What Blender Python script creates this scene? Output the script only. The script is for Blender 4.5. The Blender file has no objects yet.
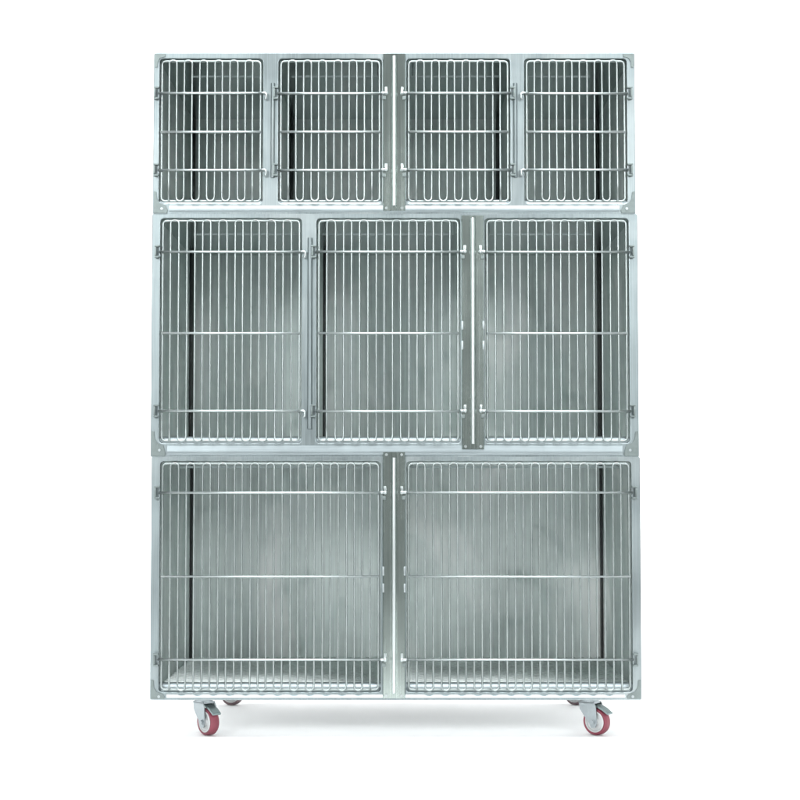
import bpy, bmesh, math, random
from mathutils import Vector, Matrix
random.seed(7)
R = math.radians
scene = bpy.context.scene
COL = scene.collection

# ------------------------------------------------------------------ node helpers
def new_mat(name):
    m = bpy.data.materials.new(name); m.use_nodes = True
    nt = m.node_tree; nt.nodes.clear()
    out = nt.nodes.new('ShaderNodeOutputMaterial')
    b = nt.nodes.new('ShaderNodeBsdfPrincipled')
    nt.links.new(b.outputs[0], out.inputs['Surface'])
    return m, nt, b

def steel(name, base, rough=0.35, cloud=0.10, brush=(70, 70, 1.2), wave=0.0, wscale=3.0,
          tint=0.06, grit=0.0, smear=0.0, sheen_stain=0.0):
    """Brushed stainless sheet: brushing streaks, cloudy wiping marks, gentle oil-canning."""
    m, nt, b = new_mat(name)
    N, L = nt.nodes.new, nt.links.new
    tc = N('ShaderNodeTexCoord')
    oi = N('ShaderNodeObjectInfo')
    sh = N('ShaderNodeVectorMath'); sh.operation = 'MULTIPLY_ADD'
    rv = N('ShaderNodeCombineXYZ')
    for i in range(3): L(oi.outputs['Random'], rv.inputs[i])
    L(rv.outputs[0], sh.inputs[0]); sh.inputs[1].default_value = (13.7, 7.1, 5.3)
    L(tc.outputs['Object'], sh.inputs[2])
    mp = N('ShaderNodeMapping'); mp.inputs['Scale'].default_value = brush
    L(sh.outputs[0], mp.inputs['Vector'])
    st = N('ShaderNodeTexNoise'); st.inputs['Scale'].default_value = 5; st.inputs['Detail'].default_value = 4
    L(mp.outputs[0], st.inputs['Vector'])
    cl = N('ShaderNodeTexNoise'); cl.inputs['Scale'].default_value = 4.5; cl.inputs['Detail'].default_value = 5
    cl.inputs['Roughness'].default_value = .6
    L(sh.outputs[0], cl.inputs['Vector'])
    # roughness
    a = N('ShaderNodeMath'); a.operation = 'MULTIPLY_ADD'
    L(cl.outputs[0], a.inputs[0]); a.inputs[1].default_value = cloud * 3; a.inputs[2].default_value = rough - cloud * 1.5
    c = N('ShaderNodeMath'); c.operation = 'MULTIPLY_ADD'; c.use_clamp = True
    L(st.outputs[0], c.inputs[0]); c.inputs[1].default_value = .16; L(a.outputs[0], c.inputs[2])
    last = c
    if smear:                                  # dull wiped patches
        sm = N('ShaderNodeTexNoise'); sm.inputs['Scale'].default_value = 7; sm.inputs['Detail'].default_value = 2
        sm.inputs['Distortion'].default_value = 1.2
        L(sh.outputs[0], sm.inputs['Vector'])
        rp = N('ShaderNodeMapRange'); rp.inputs[1].default_value = .56; rp.inputs[2].default_value = .72
        rp.inputs[3].default_value = 0; rp.inputs[4].default_value = smear
        L(sm.outputs[0], rp.inputs[0])
        s2 = N('ShaderNodeMath'); s2.operation = 'ADD'; s2.use_clamp = True
        L(c.outputs[0], s2.inputs[0]); L(rp.outputs[0], s2.inputs[1]); last = s2
    L(last.outputs[0], b.inputs['Roughness'])
    # colour
    mx = N('ShaderNodeMix'); mx.data_type = 'RGBA'
    mx.inputs[6].default_value = tuple(v * (1 - tint) for v in base) + (1,)
    mx.inputs[7].default_value = tuple(min(1, v * (1 + tint)) for v in base) + (1,)
    av = N('ShaderNodeMath'); av.operation = 'ADD'; L(st.outputs[0], av.inputs[0]); L(cl.outputs[0], av.inputs[1])
    ct = N('ShaderNodeMapRange'); ct.inputs[1].default_value = .75; ct.inputs[2].default_value = 1.25
    L(av.outputs[0], ct.inputs[0]); L(ct.outputs[0], mx.inputs[0])
    res = mx.outputs[2]
    if sheen_stain:                                  # paler patches: reflected light painted into the liner colour, light staining on the frame
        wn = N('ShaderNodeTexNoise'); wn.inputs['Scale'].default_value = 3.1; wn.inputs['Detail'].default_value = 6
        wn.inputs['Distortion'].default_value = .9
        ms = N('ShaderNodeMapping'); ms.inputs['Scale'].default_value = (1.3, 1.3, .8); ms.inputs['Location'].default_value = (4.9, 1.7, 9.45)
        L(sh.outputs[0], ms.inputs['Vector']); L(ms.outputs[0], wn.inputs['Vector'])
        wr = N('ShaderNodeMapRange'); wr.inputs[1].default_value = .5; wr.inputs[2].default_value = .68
        wr.inputs[4].default_value = sheen_stain
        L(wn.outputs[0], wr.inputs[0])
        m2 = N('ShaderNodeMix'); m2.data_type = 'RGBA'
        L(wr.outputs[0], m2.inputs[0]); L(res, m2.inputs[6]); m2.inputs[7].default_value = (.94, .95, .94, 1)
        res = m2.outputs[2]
    L(res, b.inputs['Base Color'])
    b.inputs['Metallic'].default_value = 1
    # bump
    bp = N('ShaderNodeBump'); bp.inputs['Strength'].default_value = .06; bp.inputs['Distance'].default_value = .0006
    L(st.outputs[0], bp.inputs['Height'])
    n = bp
    if wave:
        wv = N('ShaderNodeTexNoise'); wv.inputs['Scale'].default_value = wscale; wv.inputs['Detail'].default_value = 1
        L(sh.outputs[0], wv.inputs['Vector'])
        b2 = N('ShaderNodeBump'); b2.inputs['Strength'].default_value = wave; b2.inputs['Distance'].default_value = .012
        L(wv.outputs[0], b2.inputs['Height']); L(bp.outputs[0], b2.inputs['Normal']); n = b2
    if grit:
        gr = N('ShaderNodeTexNoise'); gr.inputs['Scale'].default_value = 420; gr.inputs['Detail'].default_value = 2
        L(sh.outputs[0], gr.inputs['Vector'])
        b3 = N('ShaderNodeBump'); b3.inputs['Strength'].default_value = grit; b3.inputs['Distance'].default_value = .001
        L(gr.outputs[0], b3.inputs['Height']); L(n.outputs[0], b3.inputs['Normal']); n = b3
    L(n.outputs[0], b.inputs['Normal'])
    return m

def plastic(name, base, rough=.4, var=.12, metallic=0.0, scale=60):
    m, nt, b = new_mat(name)
    N, L = nt.nodes.new, nt.links.new
    tc = N('ShaderNodeTexCoord')
    ns = N('ShaderNodeTexNoise'); ns.inputs['Scale'].default_value = scale; ns.inputs['Detail'].default_value = 4
    L(tc.outputs['Object'], ns.inputs['Vector'])
    mx = N('ShaderNodeMix'); mx.data_type = 'RGBA'
    mx.inputs[6].default_value = tuple(v * (1 - var) for v in base) + (1,)
    mx.inputs[7].default_value = tuple(min(1, v * (1 + var)) for v in base) + (1,)
    L(ns.outputs[0], mx.inputs[0]); L(mx.outputs[2], b.inputs['Base Color'])
    r = N('ShaderNodeMath'); r.operation = 'MULTIPLY_ADD'
    L(ns.outputs[0], r.inputs[0]); r.inputs[1].default_value = .2; r.inputs[2].default_value = rough - .1
    L(r.outputs[0], b.inputs['Roughness'])
    b.inputs['Metallic'].default_value = metallic
    return m

M = {
    'frame':  steel('stainless_frame', (.262, .302, .310), .36, .10, wave=.16, wscale=5, tint=.13, sheen_stain=.12),
    'rail':   steel('stainless_rail', (.33, .375, .39), .36, .08, brush=(1.2, 70, 70), tint=.08),
    'corner': steel('stainless_corner', (.20, .232, .228), .46, .12, brush=(20, 20, 20), tint=.12, grit=.35),
    'plate':  steel('stainless_post', (.41, .465, .44), .17, .05, wave=.05, wscale=4, tint=.07, brush=(90, 90, .5)),
    'bead':   steel('stainless_bead', (.68, .72, .72), .30, .05, tint=.06),
    'liner':  steel('stainless_liner', (.70, .755, .74), .46, .08, wave=.22, wscale=2.2, tint=.16, smear=.2, sheen_stain=.95, brush=(45, 45, .7)),
    'ceiling': steel('polished_ceiling', (.52, .565, .565), .13, .03, wave=.06, wscale=2.6, tint=.05),
    'shell':  steel('stainless_shell', (.27, .30, .305), .38, .08, wave=.2, tint=.05),
    'wire':   steel('stainless_wire', (.34, .38, .375), .34, .05, brush=(6, 6, 6), tint=.08),
    'cross':  steel('stainless_crossbar', (.40, .44, .44), .34, .04, brush=(6, 6, 6), tint=.06),
    'fitting': steel('stainless_fitting', (.40, .44, .45), .36, .08, brush=(25, 25, 25), tint=.1),
    'bright': steel('polished_fitting', (.46, .50, .50), .30, .04, brush=(25, 25, 25), tint=.05),
    'grate':  steel('galvanised_grate', (.72, .76, .75), .52, .08, brush=(12, 12, 12), tint=.12),
    'zinc':   steel('zinc_plated', (.34, .375, .39), .38, .14, brush=(25, 25, 25), tint=.08),
    'pedal':  plastic('pedal_steel', (.20, .25, .25), .42, .15, .8),
    'pan':    plastic('white_bounce_pan', (.86, .87, .87), .5, .03, scale=8),  # unseen underside, made white to bounce light into the floor shadow
    'gap_shade': plastic('black_gap_shade', (.018, .020, .020), .6, .3),  # stands in for the darkness inside the back corner slots
    'tyre':   plastic('red_urethane', (.20, .038, .058), .5, .35, scale=45),
    'tyre_shaded': plastic('shaded_urethane', (.13, .085, .09), .5, .2),  # the red tyre again, with the shade under the cage put into its colour
    'hub':    plastic('white_nylon', (.50, .51, .51), .45, .16, scale=35),
    'dark':   plastic('dark_steel', (.05, .052, .055), .45, .2, .6),
}

# ------------------------------------------------------------------ mesh helpers
def link(name, me, mat, parent=None, loc=(0, 0, 0), smooth=False):
    if smooth:
        for p in me.polygons: p.use_smooth = True
    if mat: me.materials.append(mat)
    o = bpy.data.objects.new(name, me); COL.objects.link(o)
    o.location = loc
    if parent: o.parent = parent
    return o

def finish(name, bm, mat, parent=None, loc=(0, 0, 0), smooth=False, auto=None):
    bmesh.ops.recalc_face_normals(bm, faces=bm.faces[:])
    me = bpy.data.meshes.new(name); bm.to_mesh(me); bm.free()
    o = link(name, me, mat, parent, loc, smooth or auto is not None)
    if auto is not None:
        me.set_sharp_from_angle(angle=R(auto))
    return o

def box(bm, x0, x1, y0, y1, z0, z1, bev=0.0, mat=None):
    r = bmesh.ops.create_cube(bm, size=1)
    vs = r['verts']
    for v in vs:
        v.co = Vector(((x0 + x1) / 2 + v.co.x * (x1 - x0), (y0 + y1) / 2 + v.co.y * (y1 - y0), (z0 + z1) / 2 + v.co.z * (z1 - z0)))
        if mat: v.co = mat @ v.co
    if bev:
        es = list({e for v in vs for e in v.link_edges})
        bmesh.ops.bevel(bm, geom=es, offset=bev, segments=2, affect='EDGES', profile=.6)

def quad(bm, *pts):
    return bm.faces.new([bm.verts.new(p) for p in pts])

def tube(bm, pts, r, sides=8, closed=False):
    pts = [Vector(p) for p in pts]
    n = len(pts); rings = []
    def tan(i):
        if closed: return (pts[(i + 1) % n] - pts[i - 1]).normalized()
        if i == 0: return (pts[1] - pts[0]).normalized()
        if i == n - 1: return (pts[-1] - pts[-2]).normalized()
        return ((pts[i + 1] - pts[i]).normalized() + (pts[i] - pts[i - 1]).normalized()).normalized()
    t0 = tan(0)
    up = Vector((0, 1, 0)) if abs(t0.y) < .9 else Vector((1, 0, 0))
    u = t0.cross(up).normalized()
    for i in range(n):
        t = tan(i)
        u = (u - t * u.dot(t)).normalized()
        w = t.cross(u)
        rings.append([bm.verts.new(pts[i] + (u * math.cos(a) + w * math.sin(a)) * r)
                      for a in [2 * math.pi * k / sides for k in range(sides)]])
    m = n if closed else n - 1
    for i in range(m):
        a, b = rings[i], rings[(i + 1) % n]
        for k in range(sides):
            bm.faces.new((a[k], a[(k + 1) % sides], b[(k + 1) % sides], b[k]))
    if not closed:
        bm.faces.new(rings[0][::-1]); bm.faces.new(rings[-1])

def cyl(bm, p0, p1, r, sides=16):
    tube(bm, [p0, p1], r, sides)

def prism(bm, prof, z0, z1):
    """closed profile [(x,y)...] swept straight up from z0 to z1"""
    a = [bm.verts.new((x, y, z0)) for x, y in prof]; b = [bm.verts.new((x, y, z1)) for x, y in prof]
    n = len(prof)
    for i in range(n): bm.faces.new((a[i], a[(i + 1) % n], b[(i + 1) % n], b[i]))
    bm.faces.new(a[::-1]); bm.faces.new(b)

def prism_x(bm, prof, x0, x1):
    """closed profile [(y,z)...] swept straight along x"""
    a = [bm.verts.new((x0, y, z)) for y, z in prof]; b = [bm.verts.new((x1, y, z)) for y, z in prof]
    n = len(prof)
    for i in range(n): bm.faces.new((a[i], a[(i + 1) % n], b[(i + 1) % n], b[i]))
    bm.faces.new(a[::-1]); bm.faces.new(b)

def round_rect(x0, x1, z0, z1, r, seg=6):
    out = []
    for cx, cz, a0 in ((x1 - r, z1 - r, 0), (x0 + r, z1 - r, 90), (x0 + r, z0 + r, 180), (x1 - r, z0 + r, 270)):
        for k in range(seg + 1):
            a = R(a0 + 90 * k / seg)
            out.append((cx + r * math.cos(a), cz + r * math.sin(a)))
    return out

def sheet(name, outer, holes, thick, bev, mat, parent, y):
    """flat pressed sheet with rounded window openings, standing in the XZ plane, front at y"""
    cu = bpy.data.curves.new('outline', 'CURVE'); cu.dimensions = '2D'; cu.fill_mode = 'BOTH'
    cu.extrude = thick / 2 - bev; cu.bevel_depth = bev; cu.bevel_resolution = 2
    for loop in [outer] + holes:
        sp = cu.splines.new('POLY'); sp.points.add(len(loop) - 1); sp.use_cyclic_u = True
        for p, (x, z) in zip(sp.points, loop): p.co = (x, z, 0, 1)
    t = bpy.data.objects.new('outline', cu); COL.objects.link(t)
    me = bpy.data.meshes.new_from_object(t.evaluated_get(bpy.context.evaluated_depsgraph_get()))
    bpy.data.objects.remove(t); bpy.data.curves.remove(cu)
    me.transform(Matrix.Translation((0, y + thick / 2, 0)) @ Matrix.Rotation(R(90), 4, 'X'))
    me.materials.clear()
    o = link(name, me, mat, parent, smooth=True)
    me.set_sharp_from_angle(angle=R(35))
    return o

# ------------------------------------------------------------------ the cage bank
bank = bpy.data.objects.new('cage_bank', None); COL.objects.link(bank)
bank['label'] = 'tall stainless steel bank of nine barred animal cages in three rows standing on red-wheeled casters'
bank['category'] = 'cage'
DEPTH = .70

def hinge(door, x, z, side):
    """folded hinge lug round the crossbar's end, two dark screw ends"""
    bm = bmesh.new()
    s = side
    box(bm, min(x, x + s * .013), max(x, x + s * .013), -.0125, -.0035, z - .016, z - .0115, .001)
    box(bm, min(x, x + s * .013), max(x, x + s * .013), -.0125, -.0035, z + .0115, z + .016, .001)
    box(bm, min(x + s * .008, x + s * .0125), max(x + s * .008, x + s * .0125), -.0135, -.0045, z - .011, z + .011, .0012)
    h = finish('hinge', bm, M['corner'], door, auto=40)
    bm = bmesh.new()
    for d in (-1, 1):
        cyl(bm, (x + s * .006, -.017, z + d * .0138), (x + s * .006, -.0125, z + d * .0138), .0032, 12)
    return h

def latch(door, x, z, side):
    """round-ended latch bolt sitting in a keeper"""
    bm = bmesh.new()
    x1 = x + side * .011
    cyl(bm, (x, -.0085, z), (x1, -.0095, z), .0036, 12)
    bmesh.ops.create_uvsphere(bm, u_segments=12, v_segments=8, radius=.0048,
                              matrix=Matrix.Translation((x1, -.0100, z)))
    tl = Matrix.Translation((x1, -.009, z + .010)) @ Matrix.Rotation(random.uniform(-.22, .22), 4, 'Y')
    box(bm, -.0030, .0030, -.002, .002, -.006, .006, .0014, tl)
    return finish('latch', bm, M['bright'], door, auto=40)

def make_door(x0, x1, z0, z1, crosses, left, right, label):
    """left / right: 'hinge' or 'latch' or 'hook'"""
    g = .0080
    rw = .0030
    bm = bmesh.new()
    loop = round_rect(x0 + g, x1 - g, z0 + g, z1 - g, .009, 5)
    tube(bm, [(x, .0035, z) for x, z in loop], rw, 8, closed=True)
    a, b = x0 + g, x1 - g
    n = max(4, round((b - a) / .0202))
    if n % 2 == 0: n += 1                      # an even number of inner bars, bent in pairs
    s = (b - a) / n
    zt, zb = z1 - g + .001, z0 + g - .001
    r = s / 2
    pts = []
    for k in range(1, n):
        x = a + k * s + random.uniform(-.0006, .0006)
        yb = -.0015 + random.uniform(-.0006, .0006)
        up = [(x, yb, (zb + r + .004) if 1 < k < n - 1 else zb), (x, yb, zb + r + .035), (x + random.uniform(-.0006, .0006), yb, (zt + zb) / 2),
              (x, yb, zt - r - .035), (x, yb, zt - .6 * r - .002)]
        arc_t = [(x + r - r * math.cos(R(q)), yb, zt - .6 * r + .6 * r * math.sin(R(q))) for q in (25, 50, 75, 90, 105, 130, 155)]
        arc_b = [(x + r - r * math.cos(R(q)), yb - .004 * math.sin(R(q)), zb + r - r * math.sin(R(q))) for q in (25, 50, 75, 90, 105, 130, 155)]
        if k % 2 == 1:
            pts += up + (arc_t if k < n - 1 else [])
        else:
            pts += up[::-1] + (arc_b if k < n - 1 else [])
    tube(bm, pts, .0025, 7)
    d = finish('cage_door', bm, M['wire'], bank, smooth=True)
    d['label'] = label
    for i, z in enumerate(crosses):
        bm = bmesh.new()
        e0 = a - (.008 if left != 'hook' and i != 1 else .002)
        e1 = b + (.008 if right != 'hook' and i != 1 else .002)
        zz = z + random.uniform(-.0006, .0006)
        tube(bm, [(e0, -.0066, zz), ((e0 + e1) / 2, -.0068, zz - .0006), (e1, -.0066, zz)], .0029, 8)
        finish('crossbar', bm, M['cross'], d, smooth=True)
        if i != 1:
            for kind, x, sd in ((left, x0, -1), (right, x1, 1)):
                if kind == 'hinge': hinge(d, x + sd * -.002, z, sd)
                elif kind == 'latch': latch(d, x - sd * .002, z, sd)
                else:
                    bm = bmesh.new()           # a small bent catch hook on the stile
                    tube(bm, [(x - sd * .012, -.0066, z), (x + sd * .004, -.009, z), (x + sd * .0075, -.0105, z - .003),
                              (x + sd * .0075, -.0105, z - .013), (x + sd * .003, -.0105, z - .016)], .0030, 8)
                    finish('catch_hook', bm, M['cross'], d, smooth=True)
    return d

def compartment(x0, x1, zf, zc, lip_top, rail_z, rail_span, gap_sides, grate=False):
    sd_depth = .020 if grate else .042
    sw = .007 if grate else .009
    """sheet-metal liner open at the front: walls, ceiling, floor, back"""
    bm = bmesh.new()
    yf, yb = .014, DEPTH
    def panel(p, q, r_, s_, nx, ny):           # subdivided sheet so it reads as metal, single wall 2 mm
        quad(bm, p, q, r_, s_)
    panel((x0, yb, zf), (x1, yb, zf), (x1, yb, zc), (x0, yb, zc), 1, 1)
    panel((x0, yf, zf), (x0, yb, zf), (x0, yb, zc), (x0, yf, zc), 1, 1)
    panel((x1, yf, zf), (x1, yb, zf), (x1, yb, zc), (x1, yf, zc), 1, 1)
    panel((x0, yf, zf), (x1, yf, zf), (x1, yb, zf), (x0, yb, zf), 1, 1)
    bmesh.ops.remove_doubles(bm, verts=bm.verts[:], dist=1e-5)
    bmesh.ops.recalc_face_normals(bm, faces=bm.faces[:])
    bmesh.ops.reverse_faces(bm, faces=bm.faces[:])
    me = bpy.data.meshes.new('compartment'); bm.to_mesh(me); bm.free()
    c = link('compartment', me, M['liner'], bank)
    so = c.modifiers.new('sheet', 'SOLIDIFY'); so.thickness = .0016; so.offset = -1
    bm = bmesh.new()
    box(bm, x0 + .0005, x1 - .0005, yf, yb - .0005, zc - .0012, zc - .0002)
    finish('ceiling_panel', bm, M['ceiling'], c)
    # rolled front lip of the floor pan
    bm = bmesh.new()
    zb = zf + .001
    prism_x(bm, [(.012, zb), (.014, zb + (lip_top - zb) * .55), (.022, lip_top - .002), (.030, lip_top), (.040, lip_top - .001),
                 (.040, lip_top - .004), (.030, lip_top - .004), (.017, zb)], x0 + .004, x1 - .004)
    finish('floor_lip', bm, M['rail'], c, auto=60)
    # black strips put in for the shade of the open back corner slots
    for sd in gap_sides:
        xa = x0 if sd < 0 else x1
        bm = bmesh.new()
        prism(bm, [(xa - sd * .0005, yb - sd_depth), (xa - sd * .005, yb - sd_depth), (xa - sd * sw, yb - .012), (xa - sd * sw, yb - .0005), (xa - sd * .0005, yb - .0005)],
              zf + .006, zc - .0014)
        finish('corner_gap_shade', bm, M['gap_shade'], c)
    # thin rail hung under the ceiling behind the door
    bm = bmesh.new()
    xa, xb = rail_span
    yr = .075
    prism_x(bm, [(yr, rail_z - .003), (yr + .0015, rail_z - .003), (yr + .004, rail_z + .003), (yr + .0025, rail_z + .003)], xa, xb)
    for x in (xa + .006, xb - .006):
        tube(bm, [(x, yr, rail_z), (x, yr + .03, zc - .0008)], .0012, 6)
    finish('card_rail', bm, M['cross'], c, auto=40)
    if grate:                                  # diagonal wire floor grate in the bottom cages
        bm = bmesh.new()
        zg = zf + .016
        x = x0 - .5
        while x < x1:
            # rods run diagonally from front to back
            ax, ay, bx, by = x, .05, x + .42, yb - .02
            if bx > x0 + .012 and ax < x1 - .012:
                if ax < x0 + .01:
                    f = (x0 + .01 - ax) / (bx - ax); ax, ay = x0 + .01, ay + (by - ay) * f
                if bx > x1 - .01:
                    f = (bx - x1 + .01) / (bx - ax); by = by - (by - ay) * f; bx = x1 - .01
                if by - ay > .03: tube(bm, [(ax, ay, zg), (bx, by, zg)], .0042, 6)
            x += .024
        for y in (.06, .36, .66):
            cyl(bm, (x0 + .008, y, zg - .0045), (x1 - .008, y, zg - .0045), .0034, 8)
        finish('floor_grate', bm, M['grate'], c, smooth=True)
    return c

def post_plate(xc, z0, z1, w, lug_z, slots, screws_top):
    """cover plate over the door post with a bright half-round bead"""
    bm = bmesh.new()
    h = w / 2
    prof = [(xc - h, .0005), (xc - h, -.0030), (xc - h + .0015, -.0062), (xc - .008, -.0066), (xc - .006, -.0078), (xc - .0055, -.0068),
            (xc + .0055, -.0068), (xc + .006, -.0078), (xc + .008, -.0066), (xc + h - .0015, -.0062), (xc + h, -.0030), (xc + h, .0005)]
    prism(bm, prof, z0, z1)
    p = finish('post_plate', bm, M['plate'], bank)
    bm = bmesh.new()
    n = 9
    prism(bm, [(xc + .0042 * math.cos(R(180 + 180 * k / (n - 1))), -.0069 + .0052 * math.sin(R(180 + 180 * k / (n - 1)))) for k in range(n)],
          z0 + .013, z1 - (.014 if screws_top else .006))
    finish('post_bead', bm, M['bead'], p, auto=50)
    zs = [z0 + .0065] + ([z1 - .0065] if screws_top else [])
    for z in zs:
        for sd in (-1, 1):
            bm = bmesh.new()
            x = xc + sd * (h - .009)
            cyl(bm, (x, -.0060, z), (x, -.0092, z), .0036, 12)
            finish('screw', bm, M['bright'], p, auto=40)
    for z in lug_z:                             # keepers that hold the latch bolts
        for sd in (-1, 1):
            bm = bmesh.new()
            x = xc + sd * (h - .003)
            zz = z + random.uniform(-.0015, .0015)
            box(bm, x - .0045, x + .0045, -.0105, -.0035, zz - .018, zz - .0085, .0014)
            finish('keeper', bm, M['corner'], p, auto=40)
    for z in slots:
        for sd in (-1, 1):
            bm = bmesh.new()
            x = xc + sd * (h - .0015)
            box(bm, x - .0022, x + .0022, -.0085, -.0035, z - .011, z + .011, .0012)
            finish('slot_tab', bm, M['fitting'], p, auto=40)
    return p

def stile_strip(xc, z0, z1, w=.010):
    bm = bmesh.new()
    h = w / 2
    prism(bm, [(xc - h, 0.0005), (xc - h, -.0025), (xc - h * .5, -.0062), (xc + h * .5, -.0062), (xc + h, -.0025), (xc + h, .0005)], z0, z1)
    return finish('stile_strip', bm, M['frame'], bank)

def module(dx, W2, z0, z1, ot, ob, openings, rail, lip, ceiling_drop, rail_z, doors, grate=False, top_corner=False):
    """one stacked tier"""
    X0, X1 = dx - W2, dx + W2
    holes = [round_rect(a, b, ob, ot, .0115)[::-1] for a, b in openings]
    fr = sheet('front_frame', round_rect(X0, X1, z0, z1, .003, 3), holes, .014, .002, M['frame'], bank, 0.0)
    # lower rail: a raised half-round bar between two corner plates
    rz0, rz1 = rail
    bm = bmesh.new()
    prism_x(bm, [(.001, rz0), (-.003, rz0 + .001), (-.0045, rz0 + .004), (-.0035, (rz0 + rz1) / 2), (-.0010, rz1 - .001), (.001, rz1)], X0 + .040, X1 - .040)
    finish('base_rail', bm, M['rail'], fr, auto=50)
    for sd, X in ((-1, X0), (1, X1)):
        bm = bmesh.new()
        i = -sd
        prof = [(X + i * .001, z0 + .0015), (X + i * .034, z0 + .0015), (X + i * .036, rz0 + .004), (X + i * .030, rz1 + .001), (X + i * .016, rz1 + .006),
                (X + i * .009, rz1 + .016), (X + i * .007, rz1 + .034), (X + i * .001, rz1 + .036)]
        a = [bm.verts.new((x, .0005, z)) for x, z in prof]; b = [bm.verts.new((x, -.0026, z)) for x, z in prof]
        k = len(prof)
        for q in range(k): bm.faces.new((a[q], a[(q + 1) % k], b[(q + 1) % k], b[q]))
        bm.faces.new(a); bm.faces.new(b[::-1])
        cp = finish('corner_plate', bm, M['corner'], fr)
        bm = bmesh.new()
        cyl(bm, (X + i * .021, -.0024, (rz0 + rz1) / 2), (X + i * .021, -.0042, (rz0 + rz1) / 2), .0034, 12)
        finish('rivet', bm, M['fitting'], fr, auto=40)
    if top_corner:
        for sd, X in ((-1, X0), (1, X1)):
            i = -sd
            bm = bmesh.new()
            prof = [(X + i * .001, z1 - .0015), (X + i * .027, z1 - .0015), (X + i * .027, z1 - .009), (X + i * .014, z1 - .0125),
                    (X + i * .0085, z1 - .022), (X + i * .0075, z1 - .036), (X + i * .001, z1 - .036)]
            a = [bm.verts.new((x, .0005, z)) for x, z in prof]; b = [bm.verts.new((x, -.0026, z)) for x, z in prof]
            k = len(prof)
            for q in range(k): bm.faces.new((a[q], a[(q + 1) % k], b[(q + 1) % k], b[q]))
            bm.faces.new(a); bm.faces.new(b[::-1])
            finish('corner_plate', bm, M['corner'], fr)
    # outer shell of the tier: two sides, top, bottom, back
    bm = bmesh.new()
    a, b, yb = X0 + .0015, X1 - .0015, DEPTH + .02
    box(bm, a, a + .002, .0145, yb, z0 + .0015, z1 - .0015)
    box(bm, b - .002, b, .0145, yb, z0 + .0015, z1 - .0015)
    box(bm, a + .0022, b - .0022, .0145, yb, z1 - .0038, z1 - .0018)
    pan = bmesh.new()
    box(pan, a + .0022, b - .0022, .0145, yb, z0 + .0018, z0 + .0038)
    box(bm, a + .0022, b - .0022, yb - .0025, yb - .0005, z0 + .004, z1 - .004)
    sh = finish('outer_shell', bm, M['shell'], bank)
    finish('base_bounce_pan', pan, M['pan'], sh)
    n = len(openings)
    mids = [X0 + .006] + [(openings[i][1] + openings[i + 1][0]) / 2 for i in range(n - 1)] + [X1 - .006]
    for i, (p, q) in enumerate(openings):
        x0, x1 = mids[i] + (.003 if i else 0), mids[i + 1] - (.003 if i < n - 1 else 0)
        centre = (x0 + x1) / 2
        gs = [-1] if x1 <= .05 else ([1] if x0 >= -.05 else [-1])
        ends = (p + (.075 if centre < -.38 else .03 if centre < -.05 else .012), q - (.085 if centre > .38 else .02 if centre > .05 else .008))
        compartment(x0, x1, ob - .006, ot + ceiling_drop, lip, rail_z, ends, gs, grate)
        make_door(p, q, ob, ot, *doors[i])
    return fr

# -- top tier: four small cages
c1 = (1.6215, 1.5230, 1.4265)
L1 = 'small square barred door in the top row'
module(-.002, .6062, 1.3165, 1.7250, 1.7130, 1.3405,
       [(-.5970, -.3320), (-.2964, -.0314), (.0268, .2926), (.3250, .5875)],
       (1.3205, 1.3375), 1.3580, .003, 1.6850,
       [(c1, 'hinge', 'hook', L1), (c1, 'hinge', 'latch', L1), (c1, 'latch', 'hinge', L1), (c1, 'hook', 'hinge', L1)], top_corner=True)
post_plate(-.0022, 1.3230, 1.7225, .057, (1.6215, 1.4265), (), False)
stile_strip(-.3085, 1.408, 1.648); stile_strip(.3035, 1.408, 1.648)
# -- middle tier: three tall cages
c2 = (1.2196, 1.0140, .8194)
L2 = 'tall narrow barred door in the middle row'
module(-.0005, .6088, .7052, 1.3150, 1.3065, .7369,
       [(-.5920, -.2325), (-.1992, .1660), (.2236, .5894)],
       (.7092, .7335), .7565, .003, 1.2760,
       [(c2, 'hinge', 'hook', L2), (c2, 'hinge', 'latch', L2), (c2, 'latch', 'hinge', L2)])
post_plate(.1950, .7240, 1.3110, .056, (1.2196, .8194), (1.034, .984), False)
stile_strip(-.2135, .775, 1.255, .012)
# -- bottom tier: two wide cages
c3 = (.6159, .4071, .2018)
L3 = 'wide barred door in the bottom row'
module(.0020, .6085, .1033, .7038, .6957, .1190,
       [(-.5884, -.0335), (.0262, .5920)],
       (.1055, .1160), .1420, .003, .6800,
       [(c3, 'hinge', 'latch', L3), (c3, 'latch', 'hinge', L3)], grate=True)
post_plate(-.0025, .1070, .7165, .056, (.6159, .2018), (.421, .379), True)

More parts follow.
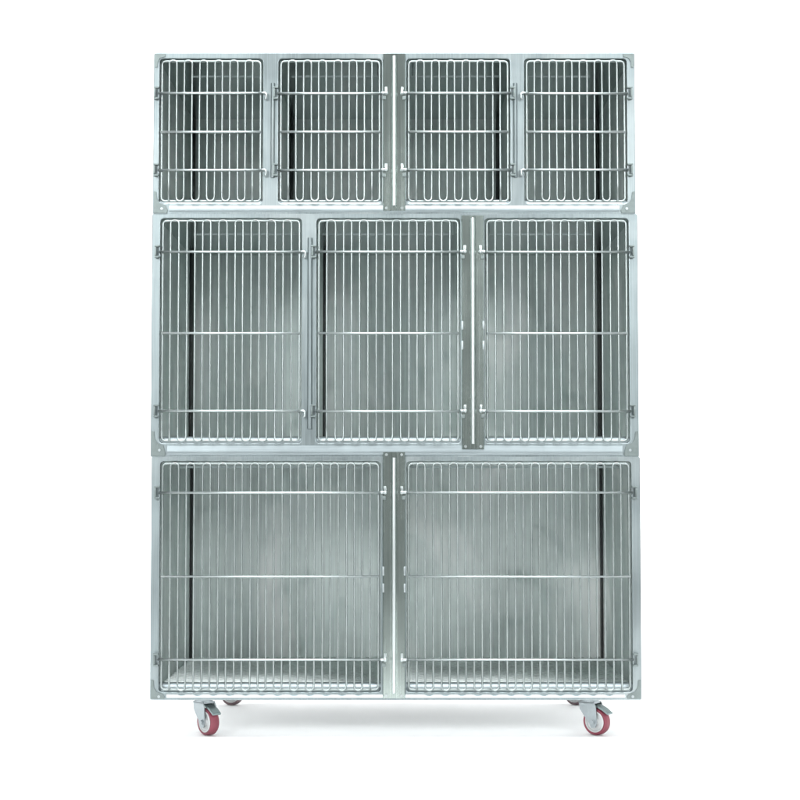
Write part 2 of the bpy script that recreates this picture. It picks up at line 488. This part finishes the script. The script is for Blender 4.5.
# ------------------------------------------------------------------ casters
def caster(x, y, ang, tyre, label=None):
    """swivel caster; ang turns the wheel face away from straight-on; wheel trails towards +t"""
    top = .1033
    rad, half = .0345, .0125
    t = Vector((math.cos(ang), -math.sin(ang), 0)); n = Vector((-math.sin(ang), -math.cos(ang), 0))
    F = Matrix(((t.x, n.x, 0, x), (t.y, n.y, 0, y), (0, 0, 1, 0), (0, 0, 0, 1)))
    def P(a, b, c): return F @ Vector((a, b, c))
    tr = .018
    bm = bmesh.new()                            # fork: crown plus two tapering cheeks
    for sd in (-1, 1):
        out = [(-.024, top - .016), (.020, top - .016), (.026, top - .026), (tr + .011, rad + .004), (tr + .007, rad - .009), (tr - .005, rad - .011), (tr - .011, rad), (-.020, top - .036)]
        a = [bm.verts.new(P(u, sd * (half + .003), v)) for u, v in out]; b = [bm.verts.new(P(u, sd * (half + .006), v)) for u, v in out]
        k = len(out)
        for q in range(k): bm.faces.new((a[q], a[(q + 1) % k], b[(q + 1) % k], b[q]))
        bm.faces.new(a); bm.faces.new(b[::-1])
    box(bm, -.024, .020, -half - .006, half + .006, top - .0195, top - .015, 0, F)
    cyl(bm, P(0, 0, top - .016), P(0, 0, top - .008), .021, 24)
    f = finish('caster', bm, M['zinc'], bank, auto=35)
    if label: f['label'] = label
    bm = bmesh.new()
    box(bm, x - .032, x + .032, y - .026, y + .026, top - .0052, top - .0004, .0015)
    cyl(bm, (x, y, top - .009), (x, y, top - .005), .025, 24)
    finish('mount_plate', bm, M['dark'], f, auto=40)
    # wheel
    def lathe(prof, nseg=40):
        bm = bmesh.new(); rings = []
        for r_, h in prof:
            rings.append([bm.verts.new(P(tr + r_ * math.cos(2 * math.pi * k / nseg), h, rad + .0043 + r_ * math.sin(2 * math.pi * k / nseg))) for k in range(nseg)])
        for i in range(len(rings) - 1):
            for k in range(nseg): bm.faces.new((rings[i][k], rings[i][(k + 1) % nseg], rings[i + 1][(k + 1) % nseg], rings[i + 1][k]))
        return bm, rings
    bm, rg = lathe([(.0270, half - .001), (.0315, half), (.0338, half - .003), (rad, half - .007), (rad, -half + .007), (.0338, -half + .003), (.0315, -half), (.0270, -half + .001), (.0270, half - .001)])
    bmesh.ops.remove_doubles(bm, verts=bm.verts[:], dist=1e-5)
    finish('tyre', bm, tyre, f, auto=50)
    bm, rg = lathe([(.0268, half - .0005), (.0240, half + .0005), (.0215, half - .003), (.0110, half - .003), (.0095, half + .0015), (.004, half + .0015),
                    (.004, -half - .0015), (.0095, -half - .0015), (.0110, -half + .003), (.0215, -half + .003), (.0240, -half - .0005), (.0268, -half + .0005)])
    finish('wheel_hub', bm, M['hub'], f, auto=40)
    bm = bmesh.new()
    cyl(bm, P(tr, -half - .010, rad + .004), P(tr, half + .010, rad + .004), .0048, 6)
    cyl(bm, P(tr, -half - .0075, rad + .004), P(tr, half + .0075, rad + .004), .0072, 16)
    finish('axle_bolt', bm, M['zinc'], f, auto=40)
    bm = bmesh.new()                            # foot brake lever over the wheel
    prof = [(.006, top - .0185), (.024, top - .0225), (.042, top - .030), (.058, top - .041), (.0565, top - .0445), (.040, top - .0345), (.022, top - .0265), (.006, top - .0225)]
    k = len(prof)
    a = [bm.verts.new(P(u, -.012, v)) for u, v in prof]; b = [bm.verts.new(P(u, .012, v)) for u, v in prof]
    for q in range(k): bm.faces.new((a[q], a[(q + 1) % k], b[(q + 1) % k], b[q]))
    bm.faces.new(a); bm.faces.new(b[::-1])
    finish('brake_lever', bm, M['pedal'], f)
    return f

caster(-.4830, .085, R(50), M['tyre'])
caster(.4950, .085, R(38), M['tyre'])
caster(-.4500, .600, R(200), M['tyre_shaded'], 'rear caster mostly hidden in shade under the cage')
caster(.5300, .600, R(215), M['tyre_shaded'], 'rear caster mostly hidden in shade under the cage')

# ------------------------------------------------------------------ white studio sweep (the setting)
bm = bmesh.new()
prof = [(-.92, 0.004), (2.2, 0.004)]
for k in range(1, 17):
    a = R(90 * k / 16); prof.append((2.2 + 2.4 * math.sin(a), 2.404 - 2.4 * math.cos(a)))
prof.append((4.6, 8.0))
vs = [[bm.verts.new((x, y, z)) for y, z in prof] for x in (-9, 9)]
for i in range(len(prof) - 1): bm.faces.new((vs[0][i], vs[1][i], vs[1][i + 1], vs[0][i + 1]))
bmesh.ops.recalc_face_normals(bm, faces=bm.faces[:])
mw, nt, b = new_mat('white_paper')
ns = nt.nodes.new('ShaderNodeTexNoise'); ns.inputs['Scale'].default_value = 2.0
rp = nt.nodes.new('ShaderNodeMix'); rp.data_type = 'RGBA'
rp.inputs[6].default_value = (.90, .90, .90, 1); rp.inputs[7].default_value = (.92, .92, .92, 1)
nt.links.new(ns.outputs[0], rp.inputs[0]); nt.links.new(rp.outputs[2], b.inputs['Base Color'])
b.inputs['Roughness'].default_value = .8; b.inputs['Specular IOR Level'].default_value = .2
g = finish('backdrop', bm, mw, smooth=True)
g['kind'] = 'structure'; g['label'] = 'seamless white studio paper sweeping up behind the cage'
bm = bmesh.new()
quad(bm, (-14, -14, 0), (14, -14, 0), (14, 10, 0), (-14, 10, 0))
g = finish('ground', bm, plastic('grey_studio_floor', (.22, .23, .23), .6, .1, scale=3))
g['kind'] = 'structure'; g['label'] = 'grey studio floor under the white paper'

# ------------------------------------------------------------------ light
def area(name, loc, target, sx, sy, power, col=(1, 1, 1), spread=180):
    l = bpy.data.lights.new(name, 'AREA'); l.shape = 'RECTANGLE'; l.size = sx; l.size_y = sy; l.energy = power; l.color = col; l.spread = R(spread)
    o = bpy.data.objects.new(name, l); COL.objects.link(o)
    o.location = loc
    o.rotation_euler = (Vector(target) - Vector(loc)).to_track_quat('-Z', 'Y').to_euler()
    return o
area('key_softbox', (-2.55, -4.3, 2.2), (0, 0, 1.45), 1.8, 1.0, 20, (.96, .99, 1), 62)
area('fill_softbox', (2.5, -4.3, 2.15), (0, 0, 1.45), 1.8, 1.0, 17, (.96, .99, 1), 62)
area('top_softbox', (0, -1.1, 4.6), (0, -.4, 0), 5, 2.4, 480, (.97, .99, 1))
area('low_fill_strip', (-1.7, -2.8, .35), (0, .25, .05), 1.2, .5, 4, (.97, .99, 1))  # pair of unseen fill strips, added to brighten the floor under the cage
area('low_fill_strip', (1.7, -2.8, .35), (0, .25, .05), 1.2, .5, 4, (.97, .99, 1))
area('rim_lamp', (0, 3.0, 5.0), (0, 2.6, 0), 8, 2, 320)
area('sweep_lamp', (-5.5, .8, 2.5), (-1.0, 4.6, 1.8), 2, 4, 110)
area('sweep_lamp', (5.5, .8, 2.5), (1.0, 4.6, 1.8), 2, 4, 110)

w = bpy.data.worlds.new('World'); scene.world = w; w.use_nodes = True
nt = w.node_tree
bg = nt.nodes['Background']
tc = nt.nodes.new('ShaderNodeTexCoord'); sp = nt.nodes.new('ShaderNodeSeparateXYZ'); cr = nt.nodes.new('ShaderNodeValToRGB')
nt.links.new(tc.outputs['Generated'], sp.inputs[0]); nt.links.new(sp.outputs['Z'], cr.inputs[0])
e = cr.color_ramp.elements
e[0].position = 0.0; e[0].color = (.40, .44, .42, 1)
e[1].position = .75; e[1].color = (.92, .98, 1.0, 1)
x = e.new(.18); x.color = (.55, .60, .60, 1)
nt.links.new(cr.outputs[0], bg.inputs['Color']); bg.inputs['Strength'].default_value = .45

# ------------------------------------------------------------------ camera
cam = bpy.data.cameras.new('camera'); cam.lens = 72; cam.sensor_width = 36; cam.clip_end = 100; cam.clip_start = .05
co = bpy.data.objects.new('camera', cam); COL.objects.link(co)
co.location = (.0125, -4.0, .652)
co.rotation_euler = (R(90 + 2.79), 0, 0)
scene.camera = co

scene.view_settings.view_transform = 'Standard'; scene.view_settings.look = 'None'
scene.view_settings.exposure = 0; scene.view_settings.gamma = 1
cy = scene.cycles
cy.max_bounces = 12; cy.glossy_bounces = 8; cy.diffuse_bounces = 8
cy.sample_clamp_indirect = 6; cy.use_denoising = True
